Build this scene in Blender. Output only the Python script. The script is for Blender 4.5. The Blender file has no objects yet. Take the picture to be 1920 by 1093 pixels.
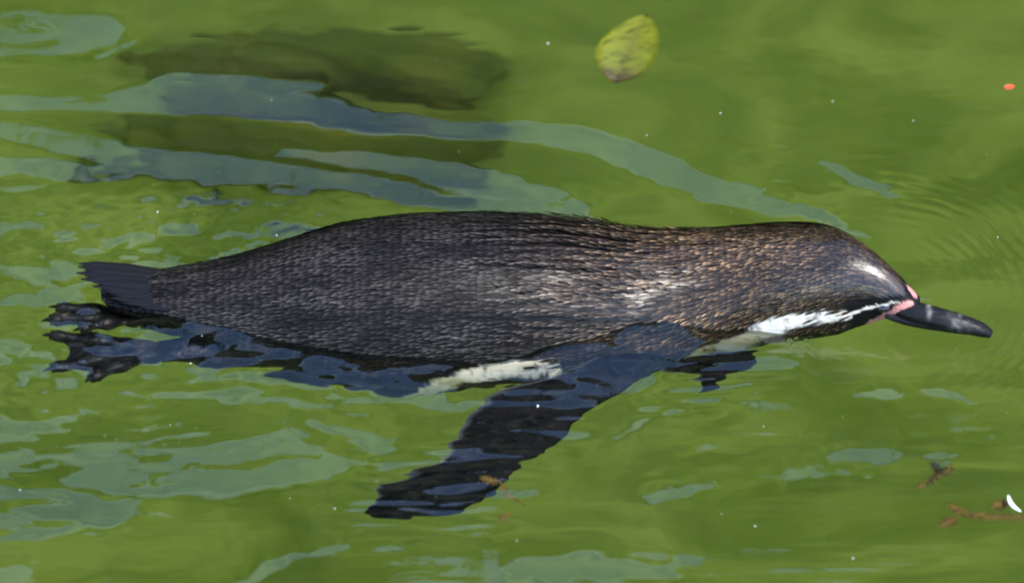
import bpy, bmesh, math, random
import numpy as np
from mathutils import Vector
random.seed(7); RNG = np.random.default_rng(7)
sc = bpy.context.scene
COL = sc.collection
R = math.radians

# ---------------------------------------------------------------- camera
TH = R(35.0); DIST = 6.0; PXM = 2750.0            # photo pixels (1920 wide) per metre at the look-at point
cam = bpy.data.cameras.new('camera'); cam_o = bpy.data.objects.new('camera', cam); COL.objects.link(cam_o); sc.camera = cam_o
CP = np.array([0, -DIST*math.cos(TH), DIST*math.sin(TH)])
cam_o.location = CP; cam_o.rotation_euler = (math.pi/2-TH, 0, 0)
cam.sensor_width = 36; cam.lens = 36*DIST*PXM/1920; cam.clip_start = .1; cam.clip_end = 3000
cam.dof.use_dof = True; cam.dof.focus_distance = DIST-.01; cam.dof.aperture_fstop = 5.6
# ---------------------------------------------------------------- sky, sun, exposure
SUN_EL, SUN_AZ = 57.0, 51.0                       # from behind the camera, a little to its right
w = bpy.data.worlds.new('World'); sc.world = w; w.use_nodes = True
sky = w.node_tree.nodes.new('ShaderNodeTexSky'); sky.sky_type = 'NISHITA'; sky.sun_disc = False
sky.sun_elevation = R(SUN_EL); sky.sun_rotation = R(180-SUN_AZ); sky.ozone_density = 5; sky.dust_density = .2
bg = w.node_tree.nodes['Background']; bg.inputs[1].default_value = .15
_w = w.node_tree; _tc = _w.nodes.new('ShaderNodeTexCoord'); _n = _w.nodes.new('ShaderNodeTexNoise'); _n.inputs['Scale'].default_value = 5.5; _n.inputs['Detail'].default_value = 7
_r = _w.nodes.new('ShaderNodeValToRGB'); _r.color_ramp.elements[0].position = .50; _r.color_ramp.elements[1].position = .72; _r.color_ramp.elements[1].color = (.75, .75, .75, 1)   # thin broken cloud over the whole sky
_x = _w.nodes.new('ShaderNodeMix'); _x.data_type = 'RGBA'; _x.inputs[7].default_value = (3.4, 3.7, 4.3, 1)
_w.links.new(_tc.outputs['Generated'], _n.inputs['Vector']); _w.links.new(_n.outputs[0], _r.inputs[0]); _w.links.new(_r.outputs[0], _x.inputs[0])
_w.links.new(sky.outputs[0], _x.inputs[6]); _w.links.new(_x.outputs[2], bg.inputs[0])
sun = bpy.data.lights.new('sun', 'SUN'); sun.energy = 2.0; sun.angle = R(.5); sun.color = (1, .94, .85)
sun_o = bpy.data.objects.new('sun', sun); COL.objects.link(sun_o)
sun_o.rotation_euler = (R(90-SUN_EL), 0, R(SUN_AZ)); sun.cycles.is_caustics_light = True
sc.view_settings.view_transform = 'Standard'; sc.view_settings.look = 'None'; sc.view_settings.gamma = 1
sc.view_settings.use_curve_mapping = False; sc.view_settings.exposure = 2.2
sc.cycles.use_denoising = True; sc.cycles.sample_clamp_indirect = 4; sc.cycles.max_bounces = 10

# ---------------------------------------------------------------- helpers
F = np.array([0, math.cos(TH), -math.sin(TH)]); UP = np.array([0, math.sin(TH), math.cos(TH)])
def ray(u, v):
    d = F + np.array([1., 0, 0])*(u-960)/(PXM*DIST) + UP*(546.5-v)/(PXM*DIST)
    return d/np.linalg.norm(d)
def at(u, v, z=0.):
    d = ray(u, v); return CP + d*(z-CP[2])/d[2]
def under(u, v, depth):                            # the submerged point seen at a pixel through calm water
    p = at(u, v); d = ray(u, v); n = 1.40
    t = np.array([d[0]/n, d[1]/n, 0]); t[2] = -math.sqrt(1-t[0]**2-t[1]**2)
    return p + t*depth/-t[2]
def pixel(P):                                      # apparent pixel of points (N,3), submerged ones through calm water
    P = np.array(P, float); d = np.maximum(-P[:, 2], 0)
    Q = P.copy(); Q[:, 1] -= .7214*d; Q[:, 2] = np.maximum(Q[:, 2], 0)
    r = Q-CP; k = r@F
    return 960+r[:, 0]/k*PXM*DIST, 546.5-(r@UP)/k*PXM*DIST
def mesh_obj(name, verts, faces, mat, parent=None, smooth=True, col=None):
    m = bpy.data.meshes.new(name); m.from_pydata(np.asarray(verts, float).tolist(), [], [list(map(int, f)) for f in faces])
    if smooth: m.shade_smooth()
    if col is not None:
        a = m.color_attributes.new('col', 'FLOAT_COLOR', 'POINT')
        c = np.ones((len(verts), 4)); c[:, :np.shape(col)[1]] = col; a.data.foreach_set('color', c.ravel())
    m.materials.append(mat); o = bpy.data.objects.new(name, m); COL.objects.link(o)
    if parent: o.parent = parent
    return o
def tag(o, label=None, cat=None, group=None, kind=None):
    for k, v in (('label', label), ('category', cat), ('group', group), ('kind', kind)):
        if v: o[k] = v
    return o
def quads(n, m, wrap=False):
    i = np.arange(n*m).reshape(n, m)
    if wrap: j = np.roll(i, -1, 1); a, b = i, j
    else: a, b = i[:, :-1], i[:, 1:]
    return np.stack([a[:-1], b[:-1], b[1:], a[1:]], -1).reshape(-1, 4)
def gsm(a, s):
    s = min(s, (len(a)-2)/4.2)
    k = np.exp(-.5*(np.arange(-int(4*s), int(4*s)+1)/s)**2); k /= k.sum(); h = len(k)//2
    return np.convolve(np.pad(a, h, mode='reflect', reflect_type='odd'), k, 'valid')
def mat(name, base=(.5, .5, .5), rough=.5, attr=False, spec=.5, noise=None, bump=None, coat=0):
    m = bpy.data.materials.new(name); m.use_nodes = True; t = m.node_tree; p = t.nodes['Principled BSDF']
    p.inputs['Base Color'].default_value = (*base, 1); p.inputs['Roughness'].default_value = rough
    p.inputs['Specular IOR Level'].default_value = spec; p.inputs['Coat Weight'].default_value = coat; p.inputs['Coat Roughness'].default_value = .08
    tc = t.nodes.new('ShaderNodeTexCoord'); src = None
    if attr:
        a = t.nodes.new('ShaderNodeAttribute'); a.attribute_name = 'col'; src = a.outputs['Color']
    if noise:                                      # (scale, [(pos, colour), ...], detail, mapping scale)
        n = t.nodes.new('ShaderNodeTexNoise'); n.inputs['Scale'].default_value = noise[0]; n.inputs['Detail'].default_value = noise[2]
        mp = t.nodes.new('ShaderNodeMapping'); mp.inputs['Scale'].default_value = noise[3]
        t.links.new(tc.outputs['Object'], mp.inputs[0]); t.links.new(mp.outputs[0], n.inputs['Vector'])
        r = t.nodes.new('ShaderNodeValToRGB'); e = r.color_ramp.elements
        while len(e) < len(noise[1]): e.new(.5)
        for k, (q, c) in enumerate(noise[1]): e[k].position = q; e[k].color = (*c, 1)
        t.links.new(n.outputs[0], r.inputs[0])
        if src:
            x = t.nodes.new('ShaderNodeMix'); x.data_type = 'RGBA'; x.blend_type = 'MULTIPLY'; x.inputs[0].default_value = 1
            t.links.new(src, x.inputs[6]); t.links.new(r.outputs[0], x.inputs[7]); src = x.outputs[2]
        else: src = r.outputs[0]
    if src: t.links.new(src, p.inputs['Base Color'])
    if bump:                                       # (scale, distance, mapping)
        n = t.nodes.new('ShaderNodeTexNoise'); n.inputs['Scale'].default_value = bump[0]; n.inputs['Detail'].default_value = 5
        mp = t.nodes.new('ShaderNodeMapping'); mp.inputs['Scale'].default_value = bump[2]
        b = t.nodes.new('ShaderNodeBump'); b.inputs['Distance'].default_value = bump[1]
        t.links.new(tc.outputs['Object'], mp.inputs[0]); t.links.new(mp.outputs[0], n.inputs['Vector'])
        t.links.new(n.outputs[0], b.inputs['Height']); t.links.new(b.outputs[0], p.inputs['Normal'])
    return m
def vnoise(x, y, seed):                            # smooth value noise
    def h(i, j): return np.modf(np.abs(np.sin(i*127.1+j*311.7+seed*74.7)*43758.5453))[0]
    i, j = np.floor(x), np.floor(y); f, g = x-i, y-j; f = f*f*f*(f*(f*6-15)+10); g = g*g*g*(g*(g*6-15)+10)
    return ((h(i, j)*(1-f)+h(i+1, j)*f)*(1-g)+(h(i, j+1)*(1-f)+h(i+1, j+1)*f)*g)*2-1
def fbm(x, y, seed, o=3):
    return sum(vnoise(x*2**k, y*2**k, seed+k*9)/2**k for k in range(o))
def seg_mask(u, v, pts, soft=.35):                 # 1 inside a polyline with half-widths (u, v, hw), 0 outside
    best = np.full(np.shape(u), -9.)
    for (a, b, ha), (c, d, hb) in zip(pts[:-1], pts[1:]):
        L = (c-a)**2+(d-b)**2+1e-9; k = np.clip(((u-a)*(c-a)+(v-b)*(d-b))/L, 0, 1)
        best = np.maximum(best, 1-np.hypot(u-a-k*(c-a), v-b-k*(d-b))/(ha+(hb-ha)*k))
    return np.clip(best/soft+.5, 0, 1)

# ---------------------------------------------------------------- water surface
PATCH = [   # crests whose camera-side slopes throw back the sky: (u, v, half-width) in photo pixels on the water plane
 [(-40, 66, 46), (60, 66, 50), (150, 70, 44), (205, 66, 28)], [(185, 112, 8), (250, 85, 6)],
 [(-60, 195, 18), (100, 196, 16), (220, 192, 20), (330, 186, 28), (450, 184, 34), (560, 204, 28), (700, 232, 22), (850, 244, 14), (1000, 245, 16), (1120, 266, 22), (1220, 303, 28), (1300, 338, 22), (1400, 366, 15), (1520, 395, 14), (1620, 440, 6)],
 [(300, 160, 8), (420, 157, 12), (600, 166, 8)],
 [(-60, 238, 18), (60, 250, 22), (160, 276, 24), (270, 305, 24), (420, 316, 24), (560, 332, 20), (700, 342, 16), (850, 362, 20), (960, 378, 26), (1080, 398, 20)],
 [(520, 288, 6), (620, 292, 9), (720, 300, 14), (850, 325, 22), (960, 350, 24), (1080, 388, 14)],
 [(-60, 300, 14), (100, 312, 17), (190, 322, 14), (250, 330, 6)], [(-40, 345, 8), (70, 345, 4)],
 [(1540, 305, 5), (1590, 325, 9), (1640, 345, 11), (1672, 360, 8)],
 [(1290, 330, 5), (1400, 350, 8), (1500, 378, 6)],
 [(-60, 790, 30), (40, 790, 24), (110, 800, 14)], [(-40, 870, 40), (120, 870, 36), (260, 875, 40), (420, 880, 42), (540, 850, 42), (640, 865, 22), (690, 860, 8)],
 [(-60, 950, 60), (80, 960, 46), (220, 955, 26)], [(600, 800, 10), (660, 815, 10), (720, 825, 5)], [(-60, 1085, 20), (60, 1075, 12)],
 [(960, 1090, 34), (1100, 1080, 36), (1230, 1068, 30), (1290, 1046, 12)], [(1200, 925, 8), (1260, 918, 14), (1320, 918, 6)],
 [(1460, 890, 4), (1540, 862, 8), (1700, 845, 8), (1800, 848, 4)], [(1500, 885, 3), (1620, 880, 6), (1780, 862, 4)], [(460, 1075, 6), (540, 1048, 10), (650, 1022, 6)],
 [(-40, 505, 14), (40, 512, 10), (80, 520, 5)], [(40, 560, 10), (120, 545, 12), (190, 555, 14)], [(-40, 660, 20), (50, 650, 22), (60, 690, 16)],
 [(410, 690, 10), (450, 725, 16), (520, 738, 8)], [(1160, 810, 4), (1200, 790, 7), (1270, 760, 5)], [(1620, 735, 4), (1740, 725, 7), (1820, 745, 4)],
 [(440, 720, 16), (560, 705, 34), (700, 715, 30), (820, 700, 26)], [(740, 650, 14), (880, 640, 20), (1040, 640, 26), (1120, 690, 40), (1240, 640, 34), (1330, 590, 18)],
 [(870, 725, 10), (980, 720, 20), (1080, 715, 22)], [(180, 545, 30), (260, 560, 26)], [(180, 640, 20), (300, 640, 26), (420, 630, 24)], [(1250, 520, 8), (1350, 540, 8)],
]
def build_water():
    n = 760; x0, x1, y0, y1 = -.47, .47, -.52, .50
    gx = np.linspace(x0, x1, n); gy = np.linspace(y0, y1, n); X, Y = np.meshgrid(gx, gy)
    r = np.stack([X, Y, 0*X], -1)-CP; k = r@F; U = 960+r[..., 0]/k*PXM*DIST; V = 546.5-(r@UP)/k*PXM*DIST
    wk = .35+.65*np.clip((V-300)/80, 0, 1); wu = U+wk*26*fbm(U/90, V/34, 3)+wk*10*fbm(U/26, V/9, 4, 2); wv = V+wk*10*fbm(U/110, V/36, 5)+wk*6*fbm(U/34, V/9, 6, 2)
    S = np.zeros_like(U)
    for p in PATCH: S = np.maximum(S, seg_mask(wu, wv, p, .55))
    S *= 1-.9*np.clip((fbm(U/95, V/17, 8, 3)-.40)/.25, 0, 1)*np.clip((V-330)/60, 0, 1)          # holes in the broad patches
    chop = seg_mask(U, V, [(-60, 420, 110), (300, 430, 90), (560, 440, 60)], 1.2)+seg_mask(U, V, [(-60, 640, 170), (300, 640, 130), (420, 650, 90)], 1.2)
    chop = np.clip(chop, 0, 1)
    low = np.clip((V-560)/300, 0, 1); p = -.014-.022*low-.016*low*np.clip((U-700)/300, 0, 1)-.012*np.clip((U-1500)/200, 0, 1)+(.085+.025*np.clip((V-600)/400, 0, 1))*S
    p += .008*fbm(U/220, V/60, 11)                                    # slow swell
    p += (.010+.010*np.clip(fbm(U/260, V/110, 21, 2), -.6, 1))*fbm(U/64, V/9, 12)                                     # small ripples drawn out along the swimming direction
    p += .015*fbm(U/120, V/5.5, 23, 1)*(.3+np.clip(fbm(U/180, V/70, 24, 2)+.4, 0, 1))*np.clip((V-150)/80, 0, 1)   # fine drawn-out wrinkles
    p += chop*(.075*fbm(U/40, V/12, 13, 3)+.012)+.045*seg_mask(U, V, [(120, 420, 60), (420, 425, 70), (640, 400, 40)], 1.)*fbm(U/26, V/7.5, 22, 2)
    over = seg_mask(U, V, [(430, 690, 60), (800, 690, 60), (1050, 680, 80), (1330, 620, 60)], .8)
    p += over*(.022+.19*fbm(U/74, V/14, 14, 3))
    fl = np.maximum(seg_mask(U, V, [(980, 760, 110), (860, 900, 110), (720, 940, 80)], .8), seg_mask(U, V, [(1460, 665, 40), (1320, 725, 50), (1220, 735, 30)], .8))
    p += fl*(.16*fbm(U/120, V/10, 15, 2)-.06)
    rr = np.hypot((U-1640)*.9, (V-560)*1.25); ang = np.arctan2(V-560, U-1640)
    arc = np.exp(-((rr-250)/95)**2)*np.clip(1.3-np.abs(ang+.6)/1.3, 0, 1)
    p += -.030*arc+.036*arc*np.sin(rr/3.3+1.2*fbm(U/80, V/80, 16))              # capillary arcs ahead of the bill
    ln = V-.30*U-5e-5*(U-1200)**2
    tr = np.exp(-((U-1300)/260)**2-((V-300)/90)**2); p += .012*tr*np.sin(ln/3.6+1.5*fbm(U/90, V/60, 17))
    tr = np.exp(-((U-1330)/160)**2-((V-850)/70)**2); p += .010*tr*np.sin((V+.28*U)/5+1.5*fbm(U/90, V/60, 18))
    tr = np.exp(-((U-330)/170)**2-((V-835)/45)**2); p += .05*tr*np.sin((V+.12*U)/4.2+1.5*fbm(U/90, V/60, 19))
    e = np.clip((X-x0)/.06, 0, 1)*np.clip((x1-X)/.06, 0, 1)*np.clip((Y-y0)/.06, 0, 1)*np.clip((y1-Y)/.06, 0, 1); p *= e
    ky = 2*np.pi*np.fft.fftfreq(2*n, gy[1]-gy[0])[:, None]; kx = 2*np.pi*np.fft.fftfreq(2*n, gx[1]-gx[0])[None]
    P = np.zeros((2*n, 2*n)); P[:n, :n] = p
    H = np.real(np.fft.ifft2(-1j*ky*np.fft.fft2(P)/(ky**2+.05*kx**2+2.5**2)*np.exp(-(kx**2+ky**2)*(.0011)**2/2)))[:n, :n]
    print('water height', H.min(), H.max())
    ext = .55*1.35**np.arange(1, 13)
    ax = np.concatenate([x0-np.cumsum(.02*1.42**np.arange(18))[::-1], gx, x1+np.cumsum(.02*1.42**np.arange(18))])
    ay = np.concatenate([y0-np.cumsum(.02*1.42**np.arange(18))[::-1], gy, y1+np.cumsum(.02*1.42**np.arange(18))])
    Z = np.zeros((len(ay), len(ax))); Z[18:-18, 18:-18] = H*e
    AX, AY = np.meshgrid(ax, ay)
    m = mat('pond_water', (1, 1, 1), 0); b = m.node_tree.nodes['Principled BSDF']
    b.inputs['Transmission Weight'].default_value = 1; b.inputs['IOR'].default_value = 1.40
    o = mesh_obj('water', np.stack([AX, AY, Z], -1).reshape(-1, 3), quads(len(ay), len(ax)), m)
    o.cycles.is_caustics_caster = True
    tag(o, 'rippled green pond water around the swimming penguin', None, kind='structure'); return gx, gy, H*e
GX, GY, HH = build_water()
def level(x, y):
    i = int(np.clip(np.searchsorted(GX, x), 0, len(GX)-1)); j = int(np.clip(np.searchsorted(GY, y), 0, len(GY)-1)); return HH[j, i]

# ---------------------------------------------------------------- pond bed, and unseen rock and leaf screens added to shape the sky reflections
def build_bed():
    n = 120; g = np.sign(np.linspace(-1, 1, n))*np.abs(np.linspace(-1, 1, n))**2.6*27; X, Y = np.meshgrid(g, g)
    Z = -.9+.05*fbm(X*1.3, Y*1.3, 31)
    m = mat('algae_bed', rough=.9, spec=.1, noise=(4.0, [(.34, (.18, .205, .014)), (.5, (.265, .285, .022)), (.64, (.39, .38, .036))], 8, (1, 1.9, 1)))
    for q in m.node_tree.nodes:
        if q.type == 'TEX_NOISE': q.inputs['Distortion'].default_value = 1.3; q.inputs['Roughness'].default_value = .62  # drawn-out pale streaks in the bed colour stand in for wavering sunlight
    tag(mesh_obj('pond_bed', np.stack([X, Y, Z], -1).reshape(-1, 3), quads(n, n), m), 'green algae covered bottom of the pond', None, kind='structure')
build_bed()
def build_reflection_screen():  # unseen rock face, added and sized to cut off the reflected sky
    nu, nv = 160, 40; a = np.linspace(-1.25, 1.25, nu); h = np.linspace(0, 1, nv); A, Hh = np.meshgrid(a, h)
    top = 6.5+.35*fbm(A*6, 0*A, 41, 4)
    Rr = 8.2+Hh*.8+.5*fbm(A*7, Hh*5, 42, 4)
    m = mat('screen_rock', rough=.9, spec=.2, noise=(1.5, [(.35, (.03, .04, .02)), (.6, (.09, .09, .06))], 6, (1, 1, 1)))
    V = np.stack([np.sin(A)*Rr, np.cos(A)*Rr, -1.2+Hh*(top+1.2)], -1).reshape(-1, 3)
    Vb = np.stack([np.sin(a)*11, np.cos(a)*11, top[-1]-.3], -1)
    f = quads(nv, nu).tolist(); k = (nv-1)*nu
    f += [[k+i, k+i+1, nv*nu+i+1, nv*nu+i] for i in range(nu-1)]
    tag(mesh_obj('reflection_screen', np.concatenate([V, Vb]), f, m), 'unseen rock face added beyond the pond to cut the sky reflection', None, kind='structure')
build_reflection_screen()
def build_leaf_screen():  # unseen leaves added to break up the edges of the reflected sky
    n = 22000; A = RNG.uniform(-1.1, 1.1, n); dens = np.clip(.75+.9*fbm(A*14, 0*A, 43, 3), .08, 2)
    c = np.stack([np.sin(A)*(9.3+RNG.normal(0, .4, n)), np.cos(A)*(9.3+RNG.normal(0, .4, n)), 6.3+.35*fbm(A*6, 0*A, 41, 4)+RNG.exponential(.34, n)*dens], -1)
    t = RNG.normal(0, 1, (n, 3)); t /= np.linalg.norm(t, axis=1)[:, None]; b = np.cross(t, RNG.normal(0, 1, (n, 3))); b /= np.linalg.norm(b, axis=1)[:, None]
    L = RNG.uniform(.05, .13, n)[:, None]
    V = np.stack([c-t*L, c+b*L*.4, c+t*L, c-b*L*.4], 1).reshape(-1, 3)
    m = mat('screen_leaves', rough=.6, spec=.2, noise=(3, [(.3, (.02, .04, .01)), (.7, (.05, .08, .02))], 3, (1, 1, 1)))
    tag(mesh_obj('leaf_screen', V, np.arange(4*n).reshape(-1, 4), m, smooth=False), 'unseen loose leaves added above the rock face to break up the sky reflection', 'leaf_screen', kind='stuff')
build_leaf_screen()

# ---------------------------------------------------------------- penguin
peng = bpy.data.objects.new('penguin', None); COL.objects.link(peng); peng.location = (0, 0, 0)
tag(peng, 'wet black penguin with white face stripe swimming half submerged in green water', 'penguin')
#        u    top  half  y      flat (height / width)
ST = [(190, 532, 26, .004, .42), (260, 513, 46, .003, .46), (340, 500, 66, .002, .56), (430, 488, 92, 0, .72), (520, 463, 124, 0, .84), (640, 426, 160, 0, .92),
      (760, 408, 178, 0, .96), (900, 403, 184, .001, .98), (1080, 413, 178, .011, 1.), (1200, 434, 158, .0185, 1.), (1300, 434, 138, .018, 1.), (1380, 430, 121, .0143, 1.),
      (1440, 426, 108, .009, .96), (1520, 424, 94, 0, .88), (1565, 431, 84, -.007, .90), (1600, 449, 72, -.014, 1.05), (1640, 477, 58, -.022, 1.2), (1690, 523, 40, -.031, 1.2), (1722, 556, 25, -.035, 1.)]
ST = np.array(ST, float)
NS, NP = 420, 160
us = np.linspace(ST[0, 0], ST[-1, 0], NS)
def stn(k, s=5): return gsm(np.interp(us, ST[:, 0], ST[:, k]), s)
s_top, s_half, s_y, s_fl = stn(1), stn(2), stn(3, 9), stn(4, 9)
s_half[0:6] *= np.linspace(.3, 1, 6)**.5
s_b = s_half/PXM/np.sqrt(math.sin(TH)**2+(s_fl*math.cos(TH))**2); s_a = s_b*s_fl
CEN = np.array([at(u, t+h, 0) for u, t, h in zip(us, s_top, s_half)])
CEN[:, 2] = (CEN[:, 1]-s_y)*math.tan(TH)*1.0
CEN[:, 1] = s_y
def furrow(u, ph):                                 # long creases running back from the neck over the shoulders
    m = np.clip((u-840)/160, 0, 1)*np.clip((1290-u)/110, 0, 1)*np.clip((1.35-np.abs(ph))/.25, 0, 1)
    return m*np.sin(ph*62+2.6*fbm(u/130, ph*5, 63, 2))*np.clip(.6+fbm(u/70, ph*9, 64, 2), 0, 1.3)
def surf(si, ph, off=0.):                          # point and normal on the body; si = fractional station, ph = angle from the spine, + towards camera
    i = np.clip(si, 0, NS-1.001); k = i.astype(int); f = (i-k)[:, None]
    C = CEN[k]*(1-f)+CEN[k+1]*f; a = s_a[k]*(1-f[:, 0])+s_a[k+1]*f[:, 0]; b = s_b[k]*(1-f[:, 0])+s_b[k+1]*f[:, 0]
    q = (1-np.cos(ph))/2; uu = us[0]+i*(us[1]-us[0]); q = q*np.clip((uu-290)/130, 0, 1)*(1+.7*np.exp(-((uu-560)/150)**2))*np.clip((1660-uu)/90, 0, 1)*(1+1.0*np.clip((uu-1340)/120, 0, 1))   # fuller below than above
    P = C.copy(); P[:, 1] -= b*np.sin(ph)*(1+.22*q); P[:, 2] += a*np.cos(ph)*(1+.34*q)
    N = np.stack([-(s_a[k+1]-s_a[k])/(us[1]-us[0])*PXM, -a*np.sin(ph), b*np.cos(ph)], -1); N[:, 0] *= .5*np.hypot(N[:, 1], N[:, 2])
    N /= np.linalg.norm(N, axis=1)[:, None]
    return P+N*(off+furrow(uu, ph)*.0008)[:, None], N
STRIPE = [[(1690, 567, 1.6), (1650, 571, 2), (1592, 590, 3)], [(1592, 592, 5), (1560, 590, 12), (1500, 600, 13), (1440, 612, 16), (1410, 630, 16), (1370, 645, 13), (1320, 660, 14), (1290, 680, 10), (1230, 703, 6), (1160, 726, 5)],
          [(720, 738, 4), (800, 722, 9), (880, 694, 13), (960, 680, 14), (1035, 680, 15), (1050, 696, 8)]]
PINK = [[(1700, 530, 2.5), (1713, 553, 4)], [(1706, 568, 5), (1680, 582, 6), (1650, 599, 6), (1622, 610, 4)]]
def skin_colour(P, N, u, v, s):
    u = u+4*fbm(P[:, 0]*300, P[:, 1]*300, 51); v = v+3*fbm(P[:, 0]*300, P[:, 2]*400, 52)
    c = np.empty((len(P), 3)); c[:] = (.004, .0036, .004)
    wm = np.zeros(len(P)); pm = np.zeros(len(P))
    for q in STRIPE: wm = np.maximum(wm, seg_mask(u, v, q, .5))
    wm = wm*np.clip(1.25+1.1*fbm(u/16, v/7, 53, 2), 0, 1); wm = np.maximum(wm, np.clip((-N[:, 2]-.95)/.04, 0, 1))
    for q in PINK: pm = np.maximum(pm, seg_mask(u, v, q, .6))
    c = c*(1-wm[:, None])+np.array((.50, .455, .385))*wm[:, None]*(1+.5*(u < 1100))[:, None]  # rear white lightened to make up for light lost underwater
    return c*(1-pm[:, None])+np.array((.40, .17, .15))*pm[:, None], wm, pm
M_body = mat('wet_down', rough=.5, attr=True, spec=.08, bump=(420, .0006, (.25, 1, 1)))
M_feat = mat('wet_feathers', rough=.40, attr=True, spec=.15)
_t = M_feat.node_tree; _t.links.new([q for q in _t.nodes if q.type == 'ATTRIBUTE'][0].outputs['Alpha'], _t.nodes['Principled BSDF'].inputs['Roughness'])   # sleeker, wetter crown
_q = _t.nodes.new('ShaderNodeMath'); _q.operation = 'MULTIPLY_ADD'; _q.inputs[1].default_value = -2.2; _q.inputs[2].default_value = 1.03
_t.links.new([q for q in _t.nodes if q.type == 'ATTRIBUTE'][0].outputs['Alpha'], _q.inputs[0]); _t.links.new(_q.outputs[0], _t.nodes['Principled BSDF'].inputs['Specular IOR Level'])
SI, PH = np.meshgrid(np.arange(NS), np.linspace(-math.pi, math.pi, NP, endpoint=False), indexing='ij')
BP, BN = surf(SI.ravel().astype(float), PH.ravel())
nearP, nearN = surf(SI.ravel().astype(float), np.abs(PH.ravel()))       # markings are the same on both flanks
bu, bv = pixel(nearP)
bc, _, _ = skin_colour(nearP, nearN, bu, bv, SI.ravel())
f = quads(NS, NP, True).tolist(); f += [list(range(NP))[::-1], list(range((NS-1)*NP, NS*NP))]
body = mesh_obj('body', BP, f, M_body, peng, col=bc)

def build_plumage():
    V = []; Fc = []; Cc = []
    rows = []
    u = 215.
    while u < 1700:
        hd = np.clip((u-1250)/150, 0, 1)
        L = 30-5*hd; W = 5.2-.5*hd; rows.append((u, L, W)); u += (14.5-4.5*hd)
    sp, pp, LL, WW = [], [], [], []
    for k, (u, L, W) in enumerate(rows):
        si = (u-us[0])/(us[1]-us[0]); i = int(si); b = math.sqrt(s_b[i]*s_a[i]); d = W*.86/PXM/b
        ph = np.arange(-2.05, 2.05, d)+(k % 2)*d/2
        ph = ph+RNG.normal(0, d*.06, len(ph)); sp.append(si+RNG.normal(0, .25, len(ph))); pp.append(ph); LL.append(np.full(len(ph), L)); WW.append(np.full(len(ph), W))
    sp, pp, LL, WW = map(np.concatenate, (sp, pp, LL, WW))
    P, N = surf(sp, pp); nP, nN = surf(sp, np.abs(pp)); fu, fv = pixel(nP); _, wm, pm = skin_colour(nP, nN, fu, fv, sp)
    keep = (pm < .3) & (wm < .35) & (P[:, 2] > -.03) & ~((fu > 1600) & (fv > 560)); sp, pp, P, N, LL, WW, wm = (q[keep] for q in (sp, pp, P, N, LL, WW, wm))
    fu = fu[keep]; n = len(sp)
    LL = LL*RNG.uniform(.85, 1.2, n); WW = WW*RNG.uniform(.85, 1.15, n)
    B2, _ = surf(sp-LL/(us[1]-us[0]), pp+RNG.normal(0, .012, n)); T = B2-P; ln = np.linalg.norm(T, axis=1); ln = np.maximum(ln, 1e-5); T /= ln[:, None]
    S = np.cross(N, T); Lm = (LL/PXM)[:, None]; Wm = (WW/PXM/2)[:, None]
    clump = fbm(sp/60, pp*16, 61)                                         # feathers bunch into long ridges towards the neck
    ridge = np.clip((fu-820)/250, 0, 1)*np.clip((1420-fu)/150, 0, 1)
    lift = (1-.65*np.clip((fu-1430)/100, 0, 1))[:, None]*(.00045+.0003*RNG.random(n)+.0011*ridge*np.clip(clump*1.8, -.4, 1))[:, None]
    P = P+N*(.0004+.0007*ridge*np.clip(clump*1.8, -.1, 1))[:, None]
    shape = [(0, 0, 0), (.45, 1, .35), (.8, .72, .7), (1, 0, 1.), (.8, -.72, .7), (.45, -1, .3), (.6, 0, .5)]
    tw = RNG.normal(0, .22, n)[:, None]*(.4+.6*np.clip((fu-900)/200, 0, 1))[:, None]*(1-.7*np.clip((fu-1440)/80, 0, 1))[:, None]; lift = lift*RNG.uniform(.5, 1.7, n)[:, None]               # every feather lies a little differently
    VV = np.stack([P+T*Lm*a+S*Wm*b+N*(lift*c+Wm*.55*np.maximum(b*tw, -.15)) for a, b, c in shape], 1)
    hd = np.clip((fu-950)/350, 0, 1)[:, None]; age = RNG.random(n)[:, None]
    dark = np.array((.0035, .003, .0032))*(1-hd)+np.array((.008, .0055, .004))*hd
    pale = (np.array((.070, .062, .055))*(1-hd)+np.array((.23, .137, .068))*hd)*(.22*hd+.45*(1-hd)+(1.45*hd+.75*(1-hd))*age**2.0)*np.clip(1+.55*fbm(sp/38, pp*4, 62), .35, 1.7)[:, None]  # worn brown toward the neck, with peach sun highlights painted in
    fw = furrow(fu, pp); pale = pale*np.clip(1+.5*ridge*np.clip(clump*2, -.5, 1)+1.5*fw, .15, 3)[:, None]  # crests painted paler and creases darker, as sun across the furrows
    face = np.clip((fu-1480)/120, 0, 1)[:, None]; pale = pale*(1-.6*face)
    cw = {0: 0, 1: .0, 2: .0, 3: .7, 4: 1.15, 5: .35, 6: .0}
    CC = np.stack([dark*(1-cw[k])+pale*cw[k] for k in range(7)], 1)
    base = (np.arange(n)*7)[:, None, None]
    tri = np.array([(6, k, (k+1) % 6) for k in range(6)])[None]+base
    print('feathers', n)
    wet = np.clip((fu-1440)/90, 0, 1)
    CC = np.concatenate([CC, np.repeat((.35-.08*wet+.09*np.clip((1180-fu)/220, 0, 1))[:, None, None], 7, 1)], 2)
    o = mesh_obj('plumage', VV.reshape(-1, 3), tri.reshape(-1, 3), M_feat, peng, col=CC.reshape(-1, 4)); o['kind'] = 'stuff'; return o
plum = build_plumage()

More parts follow.
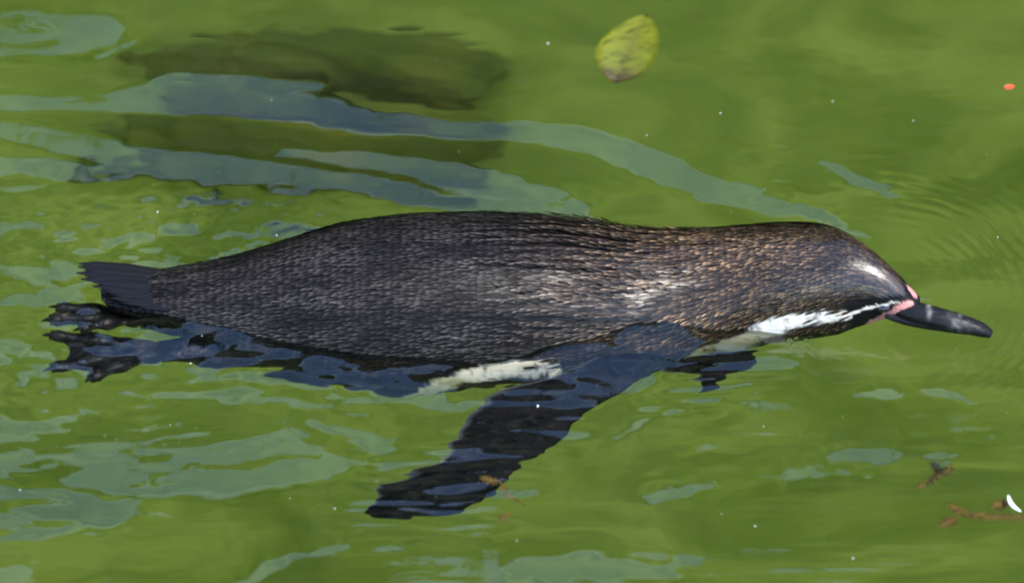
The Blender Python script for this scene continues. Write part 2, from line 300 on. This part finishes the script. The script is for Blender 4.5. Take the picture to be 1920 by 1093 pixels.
def tube(path, radii, seg=14, flat=1., up=(0, 0, 1), cap=True):
    path = np.array(path, float); n = len(path); up = np.array(up, float); V = []
    for i in range(n):
        t = path[min(i+1, n-1)]-path[max(i-1, 0)]; t /= np.linalg.norm(t); s = np.cross(up, t); s /= np.linalg.norm(s); q = np.cross(t, s)
        for k in range(seg):
            a = 2*math.pi*k/seg; V.append(path[i]+radii[i]*(s*math.cos(a)+q*math.sin(a)*flat))
    f = quads(n, seg, True).tolist()
    if cap: f += [list(range(seg))[::-1], list(range((n-1)*seg, n*seg))]
    return V, f
def curve(pts, n):
    pts = np.array(pts, float); t = np.linspace(0, len(pts)-1, n); s = (n-1)/(len(pts)-1)/2.5
    return np.stack([gsm(np.interp(t, np.arange(len(pts)), pts[:, k]), max(s, .3)) for k in range(pts.shape[1])], 1)

# bill
M_bill = mat('horny_bill', rough=.36, attr=True, spec=.14, bump=(260, .0012, (.12, 1, 1)))
def bill_part(name, pts, rads, flat, parent, mark):
    c = curve([list(at(u, v, z))+[r] for (u, v, z), r in zip(pts, rads)], 40)
    V, f = tube(c[:, :3], c[:, 3], 20, flat); V = np.array(V); u, v = pixel(V)
    col = np.empty((len(V), 3)); col[:] = (.007, .0065, .007)
    if mark:
        k = (np.exp(-((u-1796)/15)**2)*np.clip(fbm(u/9, v/5, 71)*.8+.5, 0, 1))[:, None]; col = col*(1-k*.7)+np.array((.16, .15, .14))*k*.7
        k = (np.exp(-((u-1742)/3)**2)*.5*np.clip((604-v)/20, 0, 1))[:, None]; col = col*(1-k)+np.array((.3, .28, .26))*k
    return mesh_obj(name, V, f, M_bill, parent, col=col)
bill = bill_part('bill', [(1655, 572, .0115), (1695, 580, .0115), (1730, 589, .011), (1775, 599, .0095), (1815, 610, .007), (1843, 619, .004), (1858, 627, .001)], [.0030, .0078, .0083, .0074, .0067, .0058, .0030], .85, peng, True)
bill_part('lower_mandible', [(1660, 590, .008), (1692, 595, .006), (1730, 602, .0055), (1780, 612, .004), (1815, 620, .002), (1836, 624, .001)], [.0030, .0062, .0064, .0052, .0038, .0014], .7, bill, False)
# eyes
M_eye = mat('dark_eye', (.012, .01, .012), .05)
def eye(side):
    k = np.argmin((bu-1656)**2+(bv-580)**2+1e6*(PH.ravel() < 0)); P = BP[k].copy(); N = BN[k].copy()
    if side < 0:
        k2 = (k//NP)*NP+(NP-(k % NP)) % NP; P = BP[k2]; N = BN[k2]
    bm = bmesh.new(); bmesh.ops.create_uvsphere(bm, u_segments=16, v_segments=10, radius=.0042)
    for q in bm.verts: q.co = Vector((q.co.x*1.25, q.co.y*.8, q.co.z*.8))+Vector(P-N*.0016)
    m = bpy.data.meshes.new('eye'); bm.to_mesh(m); bm.free(); m.shade_smooth(); m.materials.append(M_eye)
    o = bpy.data.objects.new('eye', m); COL.objects.link(o); o.parent = peng; o.cycles.is_caustics_receiver = True
eye(1); eye(-1)

# flippers: a thin blade lofted between a leading and a trailing edge
M_flip = mat('flipper_skin', rough=.55, attr=True, spec=.05, bump=(500, .0006, (1, 1, 1)))
def flipper(lead, trail, depths, thick, name='flipper'):
    n, mm = 60, 24
    L = curve([list(under(u, v, d)) for (u, v), d in zip(lead, depths)], n); T = curve([list(under(u, v, d)) for (u, v), d in zip(trail, depths)], n)
    V = []; C = []
    for i in range(n):
        t = i/(n-1); th = thick*(1-.75*t)*min(1, (1-t)/.06+.1); ax = L[min(i+1, n-1)]-L[max(i-1, 0)]; ch = T[i]-L[i]; nn = np.cross(ax, ch); nn /= np.linalg.norm(nn); nn *= np.sign(nn[2]) or 1
        for k in range(2*mm):
            a = 2*math.pi*k/(2*mm); c = .5-.5*math.cos(a); V.append(L[i]+ch*c+nn*math.sin(a)*th*(1-.55*c)*.5)
            e = np.clip((c-.93)/.07, 0, 1)*.3; g = .6+.8*random.random()
            C.append(np.array((.003, .003, .0032))*g*(1-e)+np.array((.35, .35, .32))*e)
    f = quads(n, 2*mm, True).tolist(); f += [list(range(2*mm))[::-1], list(range((n-1)*2*mm, n*2*mm))]
    return mesh_obj(name, V, f, M_flip, peng, col=np.array(C))
flipper([(1240, 660), (1170, 725), (1095, 765), (1072, 800), (1025, 845), (960, 885), (935, 925), (880, 958), (800, 977), (735, 980), (704, 974)],
        [(1120, 665), (1040, 702), (925, 722), (885, 766), (872, 808), (850, 848), (805, 880), (760, 897), (715, 926), (692, 950), (690, 966)],
        [.012, .020, .032, .042, .052, .064, .075, .085, .093, .099, .102], .016)
flipper([(1330, 630), (1400, 650), (1435, 656), (1425, 668), (1385, 695), (1345, 722), (1322, 736)],
        [(1200, 640), (1230, 690), (1275, 700), (1310, 702), (1328, 712), (1322, 728), (1317, 735)],
        [.05, .065, .075, .085, .092, .098, .102], .012)
# tail: stiff pointed feathers
M_tail = mat('tail_quills', (.005, .005, .006), .4, spec=.12, bump=(300, .0006, (.2, 1, 1)))
def tail():
    V = []; Fc = []
    for k in range(13):
        a = (k-6)/6; b0 = np.array(under(400, 552+26*a, .006)); t0 = np.array(at(152+40*max(a+.6, 0)**2+random.uniform(-10, 10), 540+40*a, .007-.004*(a+1)))
        d = t0-b0; L = np.linalg.norm(d); d /= L; s = np.cross((0, 0, 1), d); w = .0058; o = len(V)
        for j, (q, ww) in enumerate([(0, .6), (.3, 1), (.65, 1), (.88, .7), (1, .08)]):
            c = b0+d*L*q+np.array((0, 0, .0012*(6-abs(k-6))*.3+.004*math.sin(q*2.4)))
            V += [c-s*w*ww, c+np.array((0, 0, .0011*ww)), c+s*w*ww, c-np.array((0, 0, .0006))]
        for j in range(4):
            for e in range(4):
                a0 = o+j*4+e; b1 = o+j*4+(e+1) % 4; Fc.append([a0, b1, b1+4, a0+4])
        Fc.append([o+16, o+17, o+18, o+19])
    return mesh_obj('tail', V, Fc, M_tail, peng, smooth=False)
tail()
# feet: webbed, three clawed toes, trailing behind
M_foot = mat('foot_skin', rough=.35, spec=.15, noise=(90, [(.42, (.004, .004, .005)), (.64, (.008, .007, .008)), (.78, (.16, .10, .085))], 4, (1, 1, 1)), bump=(320, .0009, (1, 1, 1)))
M_claw = mat('claw_horn', (.008, .007, .007), .3, spec=.2)
def foot(ankle, knuckle, toes, zank, ztoe):
    V = []; Fc = []
    def add(v, f):
        o = len(V); V.extend(v); Fc.extend([[i+o for i in q] for q in f])
    P = lambda p, z: np.array(at(p[0], p[1], z) if z >= 0 else under(p[0], p[1], -z))
    A, K = P(ankle, zank), P(knuckle, (zank+ztoe)/2)
    add(*tube(curve([A, A*.5+K*.5, K], 12), np.linspace(.030, .011, 12), 18, .8))
    paths = []
    for t in toes:
        T = P(t, ztoe); m1 = K*.62+T*.38+np.array((0, 0, .003)); m2 = K*.25+T*.75+np.array((0, 0, .0015))
        c = curve([K, m1, m2, T], 22); paths.append(c); q = np.linspace(0, 1, 22)
        add(*tube(c, .0080*(1-.30*q)*(1+.22*np.sin(q*15))*np.where(q > .95, .8, 1), 12, .85))
    for a, b in zip(paths[:-1], paths[1:]):
        g = []; nn = 16
        for i in range(nn):
            for j in range(7):
                w_ = j/6; lim = (.92-.16*math.sin(math.pi*w_))*(i/(nn-1))*21; k = int(lim); fr = lim-k
                pa = a[k]*(1-fr)+a[min(k+1, 21)]*fr; pb = b[k]*(1-fr)+b[min(k+1, 21)]*fr; g.append(pa*(1-w_)+pb*w_-np.array((0, 0, .0012*math.sin(math.pi*w_))))
        add(g, quads(nn, 7).tolist()); add([p-np.array((0, 0, .0012)) for p in g], [q[::-1] for q in quads(nn, 7).tolist()])
    fo = mesh_obj('foot', V, Fc, M_foot, peng)
    for c in paths:
        d = c[-1]-c[-4]; d /= np.linalg.norm(d); T = c[-1]
        v, f = tube(curve([T-d*.003, T+d*.002+np.array((0, 0, .0006)), T+d*.0055-np.array((0, 0, .0018))], 8), np.linspace(.0032, .0004, 8), 8)
        mesh_obj('claw', v, f, M_claw, fo).cycles.is_caustics_receiver = True
    fo.cycles.is_caustics_receiver = True
foot((520, 640), (300, 652), [(92, 626), (94, 688), (170, 706)], -.055, -.034)
foot((470, 590), (270, 592), [(105, 572), (92, 596), (150, 612)], -.045, -.022)
for o in peng.children: o.cycles.is_caustics_receiver = True

# ---------------------------------------------------------------- things in and on the water
def leaf_mesh(name, centre, length, width, angle, m, curl=.15, tilt=(0, 0)):
    V = []; C = []; n, k = 14, 7; ca, sa = math.cos(angle), math.sin(angle)
    for i in range(n):
        t = i/(n-1); w_ = width*math.sin(math.pi*min(1, t**.8))**.75
        for j in range(k):
            s = j/(k-1)*2-1; x = (t-.5)*length; y = s*w_/2; z = curl*length*(abs(s)*.35*math.sin(math.pi*t)-.5*(t-.5)**2)+tilt[0]*x+tilt[1]*y
            V.append((centre[0]+x*ca-y*sa, centre[1]+x*sa+y*ca, centre[2]+z))
            e = abs(s)*.6+.4*random.random(); b = np.clip((.28-t)/.2, 0, 1)
            c = np.array((.17, .17, .012))*(1-e)+np.array((.24, .26, .006))*e; c = c*(1-b)+np.array((.10, .07, .015))*b
            if abs(s) < .1: c = c*.8
            C.append(c)
    f = quads(n, k).tolist(); nv = len(V); V2 = V+[(a, b, c-.0006) for a, b, c in V]; f2 = f+[[i+nv for i in q[::-1]] for q in f]
    rim = [i*k for i in range(n)]+[(n-1)*k+j for j in range(1, k)]+[i*k+k-1 for i in range(n-2, -1, -1)]+list(range(k-2, 0, -1))
    f2 += [[rim[i], rim[i-1], rim[i-1]+nv, rim[i]+nv] for i in range(len(rim))]
    return mesh_obj(name, V2, f2, m, col=np.array(C+C))
M_leaf = mat('sodden_leaf', rough=.5, attr=True)
_l = leaf_mesh('sunken_leaf', under(1180, 90, .14), .095, .044, R(76), M_leaf); _l.cycles.is_caustics_receiver = True
tag(_l, 'yellow green leaf with brown tip sunk under the water', 'leaf')
M_red = mat('red_petal', (.5, .06, .015), .5)
tag(leaf_mesh('leaf_fragment', at(1893, 163, .002), .008, .005, R(15), M_red, .05), 'tiny orange red leaf fragment floating on open water', 'leaf fragment')

M_rock_shade = mat('weedy_stone_and_shade', rough=.9, spec=.1, noise=(14, [(.3, (.10, .12, .010)), (.5, (.16, .17, .014)), (.72, (.27, .21, .022))], 6, (1, 1, 1)))
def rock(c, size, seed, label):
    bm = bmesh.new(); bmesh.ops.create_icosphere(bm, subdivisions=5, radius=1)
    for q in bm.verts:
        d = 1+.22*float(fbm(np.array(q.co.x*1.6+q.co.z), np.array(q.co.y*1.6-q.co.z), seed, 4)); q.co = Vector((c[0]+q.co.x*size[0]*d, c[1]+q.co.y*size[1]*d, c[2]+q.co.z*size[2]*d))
    m = bpy.data.meshes.new('sunken_rock_and_shade'); bm.to_mesh(m); bm.free(); m.shade_smooth(); m.materials.append(M_rock_shade)
    o = bpy.data.objects.new('sunken_rock_and_shade', m); COL.objects.link(o); return tag(o, label, 'rock', 'weedy rocks on the pond bottom')
rock(under(620, 142, .89), (.13, .034, .06), 81, 'large dark weedy rock under the water behind the penguin')
rock(under(560, 265, .88), (.15, .022, .07), 83, 'long dark form added under the wake to stand for the penguin shadow')  # dark form put where the penguin's shadow falls in the water

M_weed = mat('brown_weed', rough=.7, noise=(120, [(.3, (.06, .035, .003)), (.7, (.17, .10, .008))], 3, (1, 1, 1)))
def weed(stems, n, spread, label, depth=.006):
    V = []; Fc = []
    def strand(c, r):
        v, f = tube(c, r, 5); o = len(V); V.extend(v); Fc.extend([[i+o for i in q] for q in f])
    for st in stems:
        c = curve([list(under(u, v, depth)) for u, v in st], 24); strand(c, np.linspace(.0009, .0004, 24))
        for k in range(n):
            p = c[random.randrange(24)]; a = random.uniform(0, 6.28); L = random.uniform(.3, 1)*spread; q = p+np.array((math.cos(a)*L, math.sin(a)*L*1.3, random.uniform(-.002, .001)))
            strand(curve([p, (p+q)/2+np.array((random.uniform(-1, 1), random.uniform(-1, 1), 0))*L*.25, q], 5), np.linspace(.0005, .0002, 5))
    o = mesh_obj('algae_tuft', V, Fc, M_weed); o.cycles.is_caustics_receiver = True
    return tag(o, label, 'algae', 'torn algae tufts drifting')
weed([[(1725, 912), (1748, 900), (1762, 885)], [(1762, 888), (1752, 868)], [(1760, 886), (1787, 876)]], 110, .005, 'forked brown algae tuft drifting above a longer ragged one')
weed([[(1785, 948), (1800, 964), (1840, 968)], [(1768, 985), (1790, 975)], [(1865, 950), (1890, 944)], [(1840, 972), (1930, 972)]], 150, .0055, 'long ragged brown algae strand beside a curled white feather')
weed([[(938, 905), (955, 930), (985, 950)], [(940, 975), (952, 965)], [(905, 895), (930, 905)]], 60, .004, 'thin brown algae wisp drifting past the tip of the flipper')
M_white = mat('white_down', (.75, .75, .72), .6)
def small_feather():
    c = curve([list(at(u, v, .002+level(*at(u, v)[:2]))) for u, v in [(1890, 928), (1894, 942), (1903, 952), (1914, 958)]], 16); v, f = tube(c, .0016*np.sin(np.linspace(.35, 2.9, 16)), 8, .3)
    return tag(mesh_obj('white_feather', v, f, M_white), 'small curled white feather floating by the algae', 'feather')
small_feather()
def debris():
    V = []; Fc = []; bm = bmesh.new(); bmesh.ops.create_icosphere(bm, subdivisions=1, radius=1); bv_ = np.array([q.co[:] for q in bm.verts]); bf = [[q.index for q in t.verts] for t in bm.faces]; bm.free()
    for k in range(150):
        p = at(random.uniform(0, 1920), random.uniform(0, 1093)); r = .00018+.0008*random.random()**7; z = level(p[0], p[1])
        o = len(V); V.extend((bv_*RNG.uniform(.6, 1.3, 3)*r+np.array((p[0], p[1], z+r*.2))).tolist()); Fc.extend([[i+o for i in t] for t in bf])
    tag(mesh_obj('floating_debris', V, Fc, mat('pale_scum', (.4, .42, .34), .7)), 'pale specks of debris scattered over the water surface', 'debris', kind='stuff')
debris()

M_bub = mat('bubble_film', (1, 1, 1), .02); _b = M_bub.node_tree.nodes['Principled BSDF']; _b.inputs['Transmission Weight'].default_value = 1; _b.inputs['IOR'].default_value = 1.2
def bubbles():
    V = []; Fc = []; n, m = 6, 12
    spots = [(random.uniform(0, 1920), random.uniform(0, 1093), .0005+.0011*random.random()**2) for _ in range(46)]
    spots += [(random.uniform(1445, 1530), random.uniform(622, 642), .001+.0012*random.random()) for _ in range(12)]
    spots += [(random.uniform(190, 560), random.uniform(775, 835), .0008+.0014*random.random()) for _ in range(16)]
    for u, v, r in spots:
        p = at(u, v); z = level(p[0], p[1]); o = len(V)
        for i in range(n):
            a = i/(n-1)*math.pi/2
            for k in range(m): V.append((p[0]+r*math.cos(a)*math.cos(k*2*math.pi/m), p[1]+r*math.cos(a)*math.sin(k*2*math.pi/m), z+.0001+r*.8*math.sin(a)))
        Fc += (quads(n, m, True)+o).tolist()
    tag(mesh_obj('bubbles', V, Fc, M_bub), 'tiny clear air bubbles floating around the penguin', 'bubbles', kind='stuff')
bubbles()
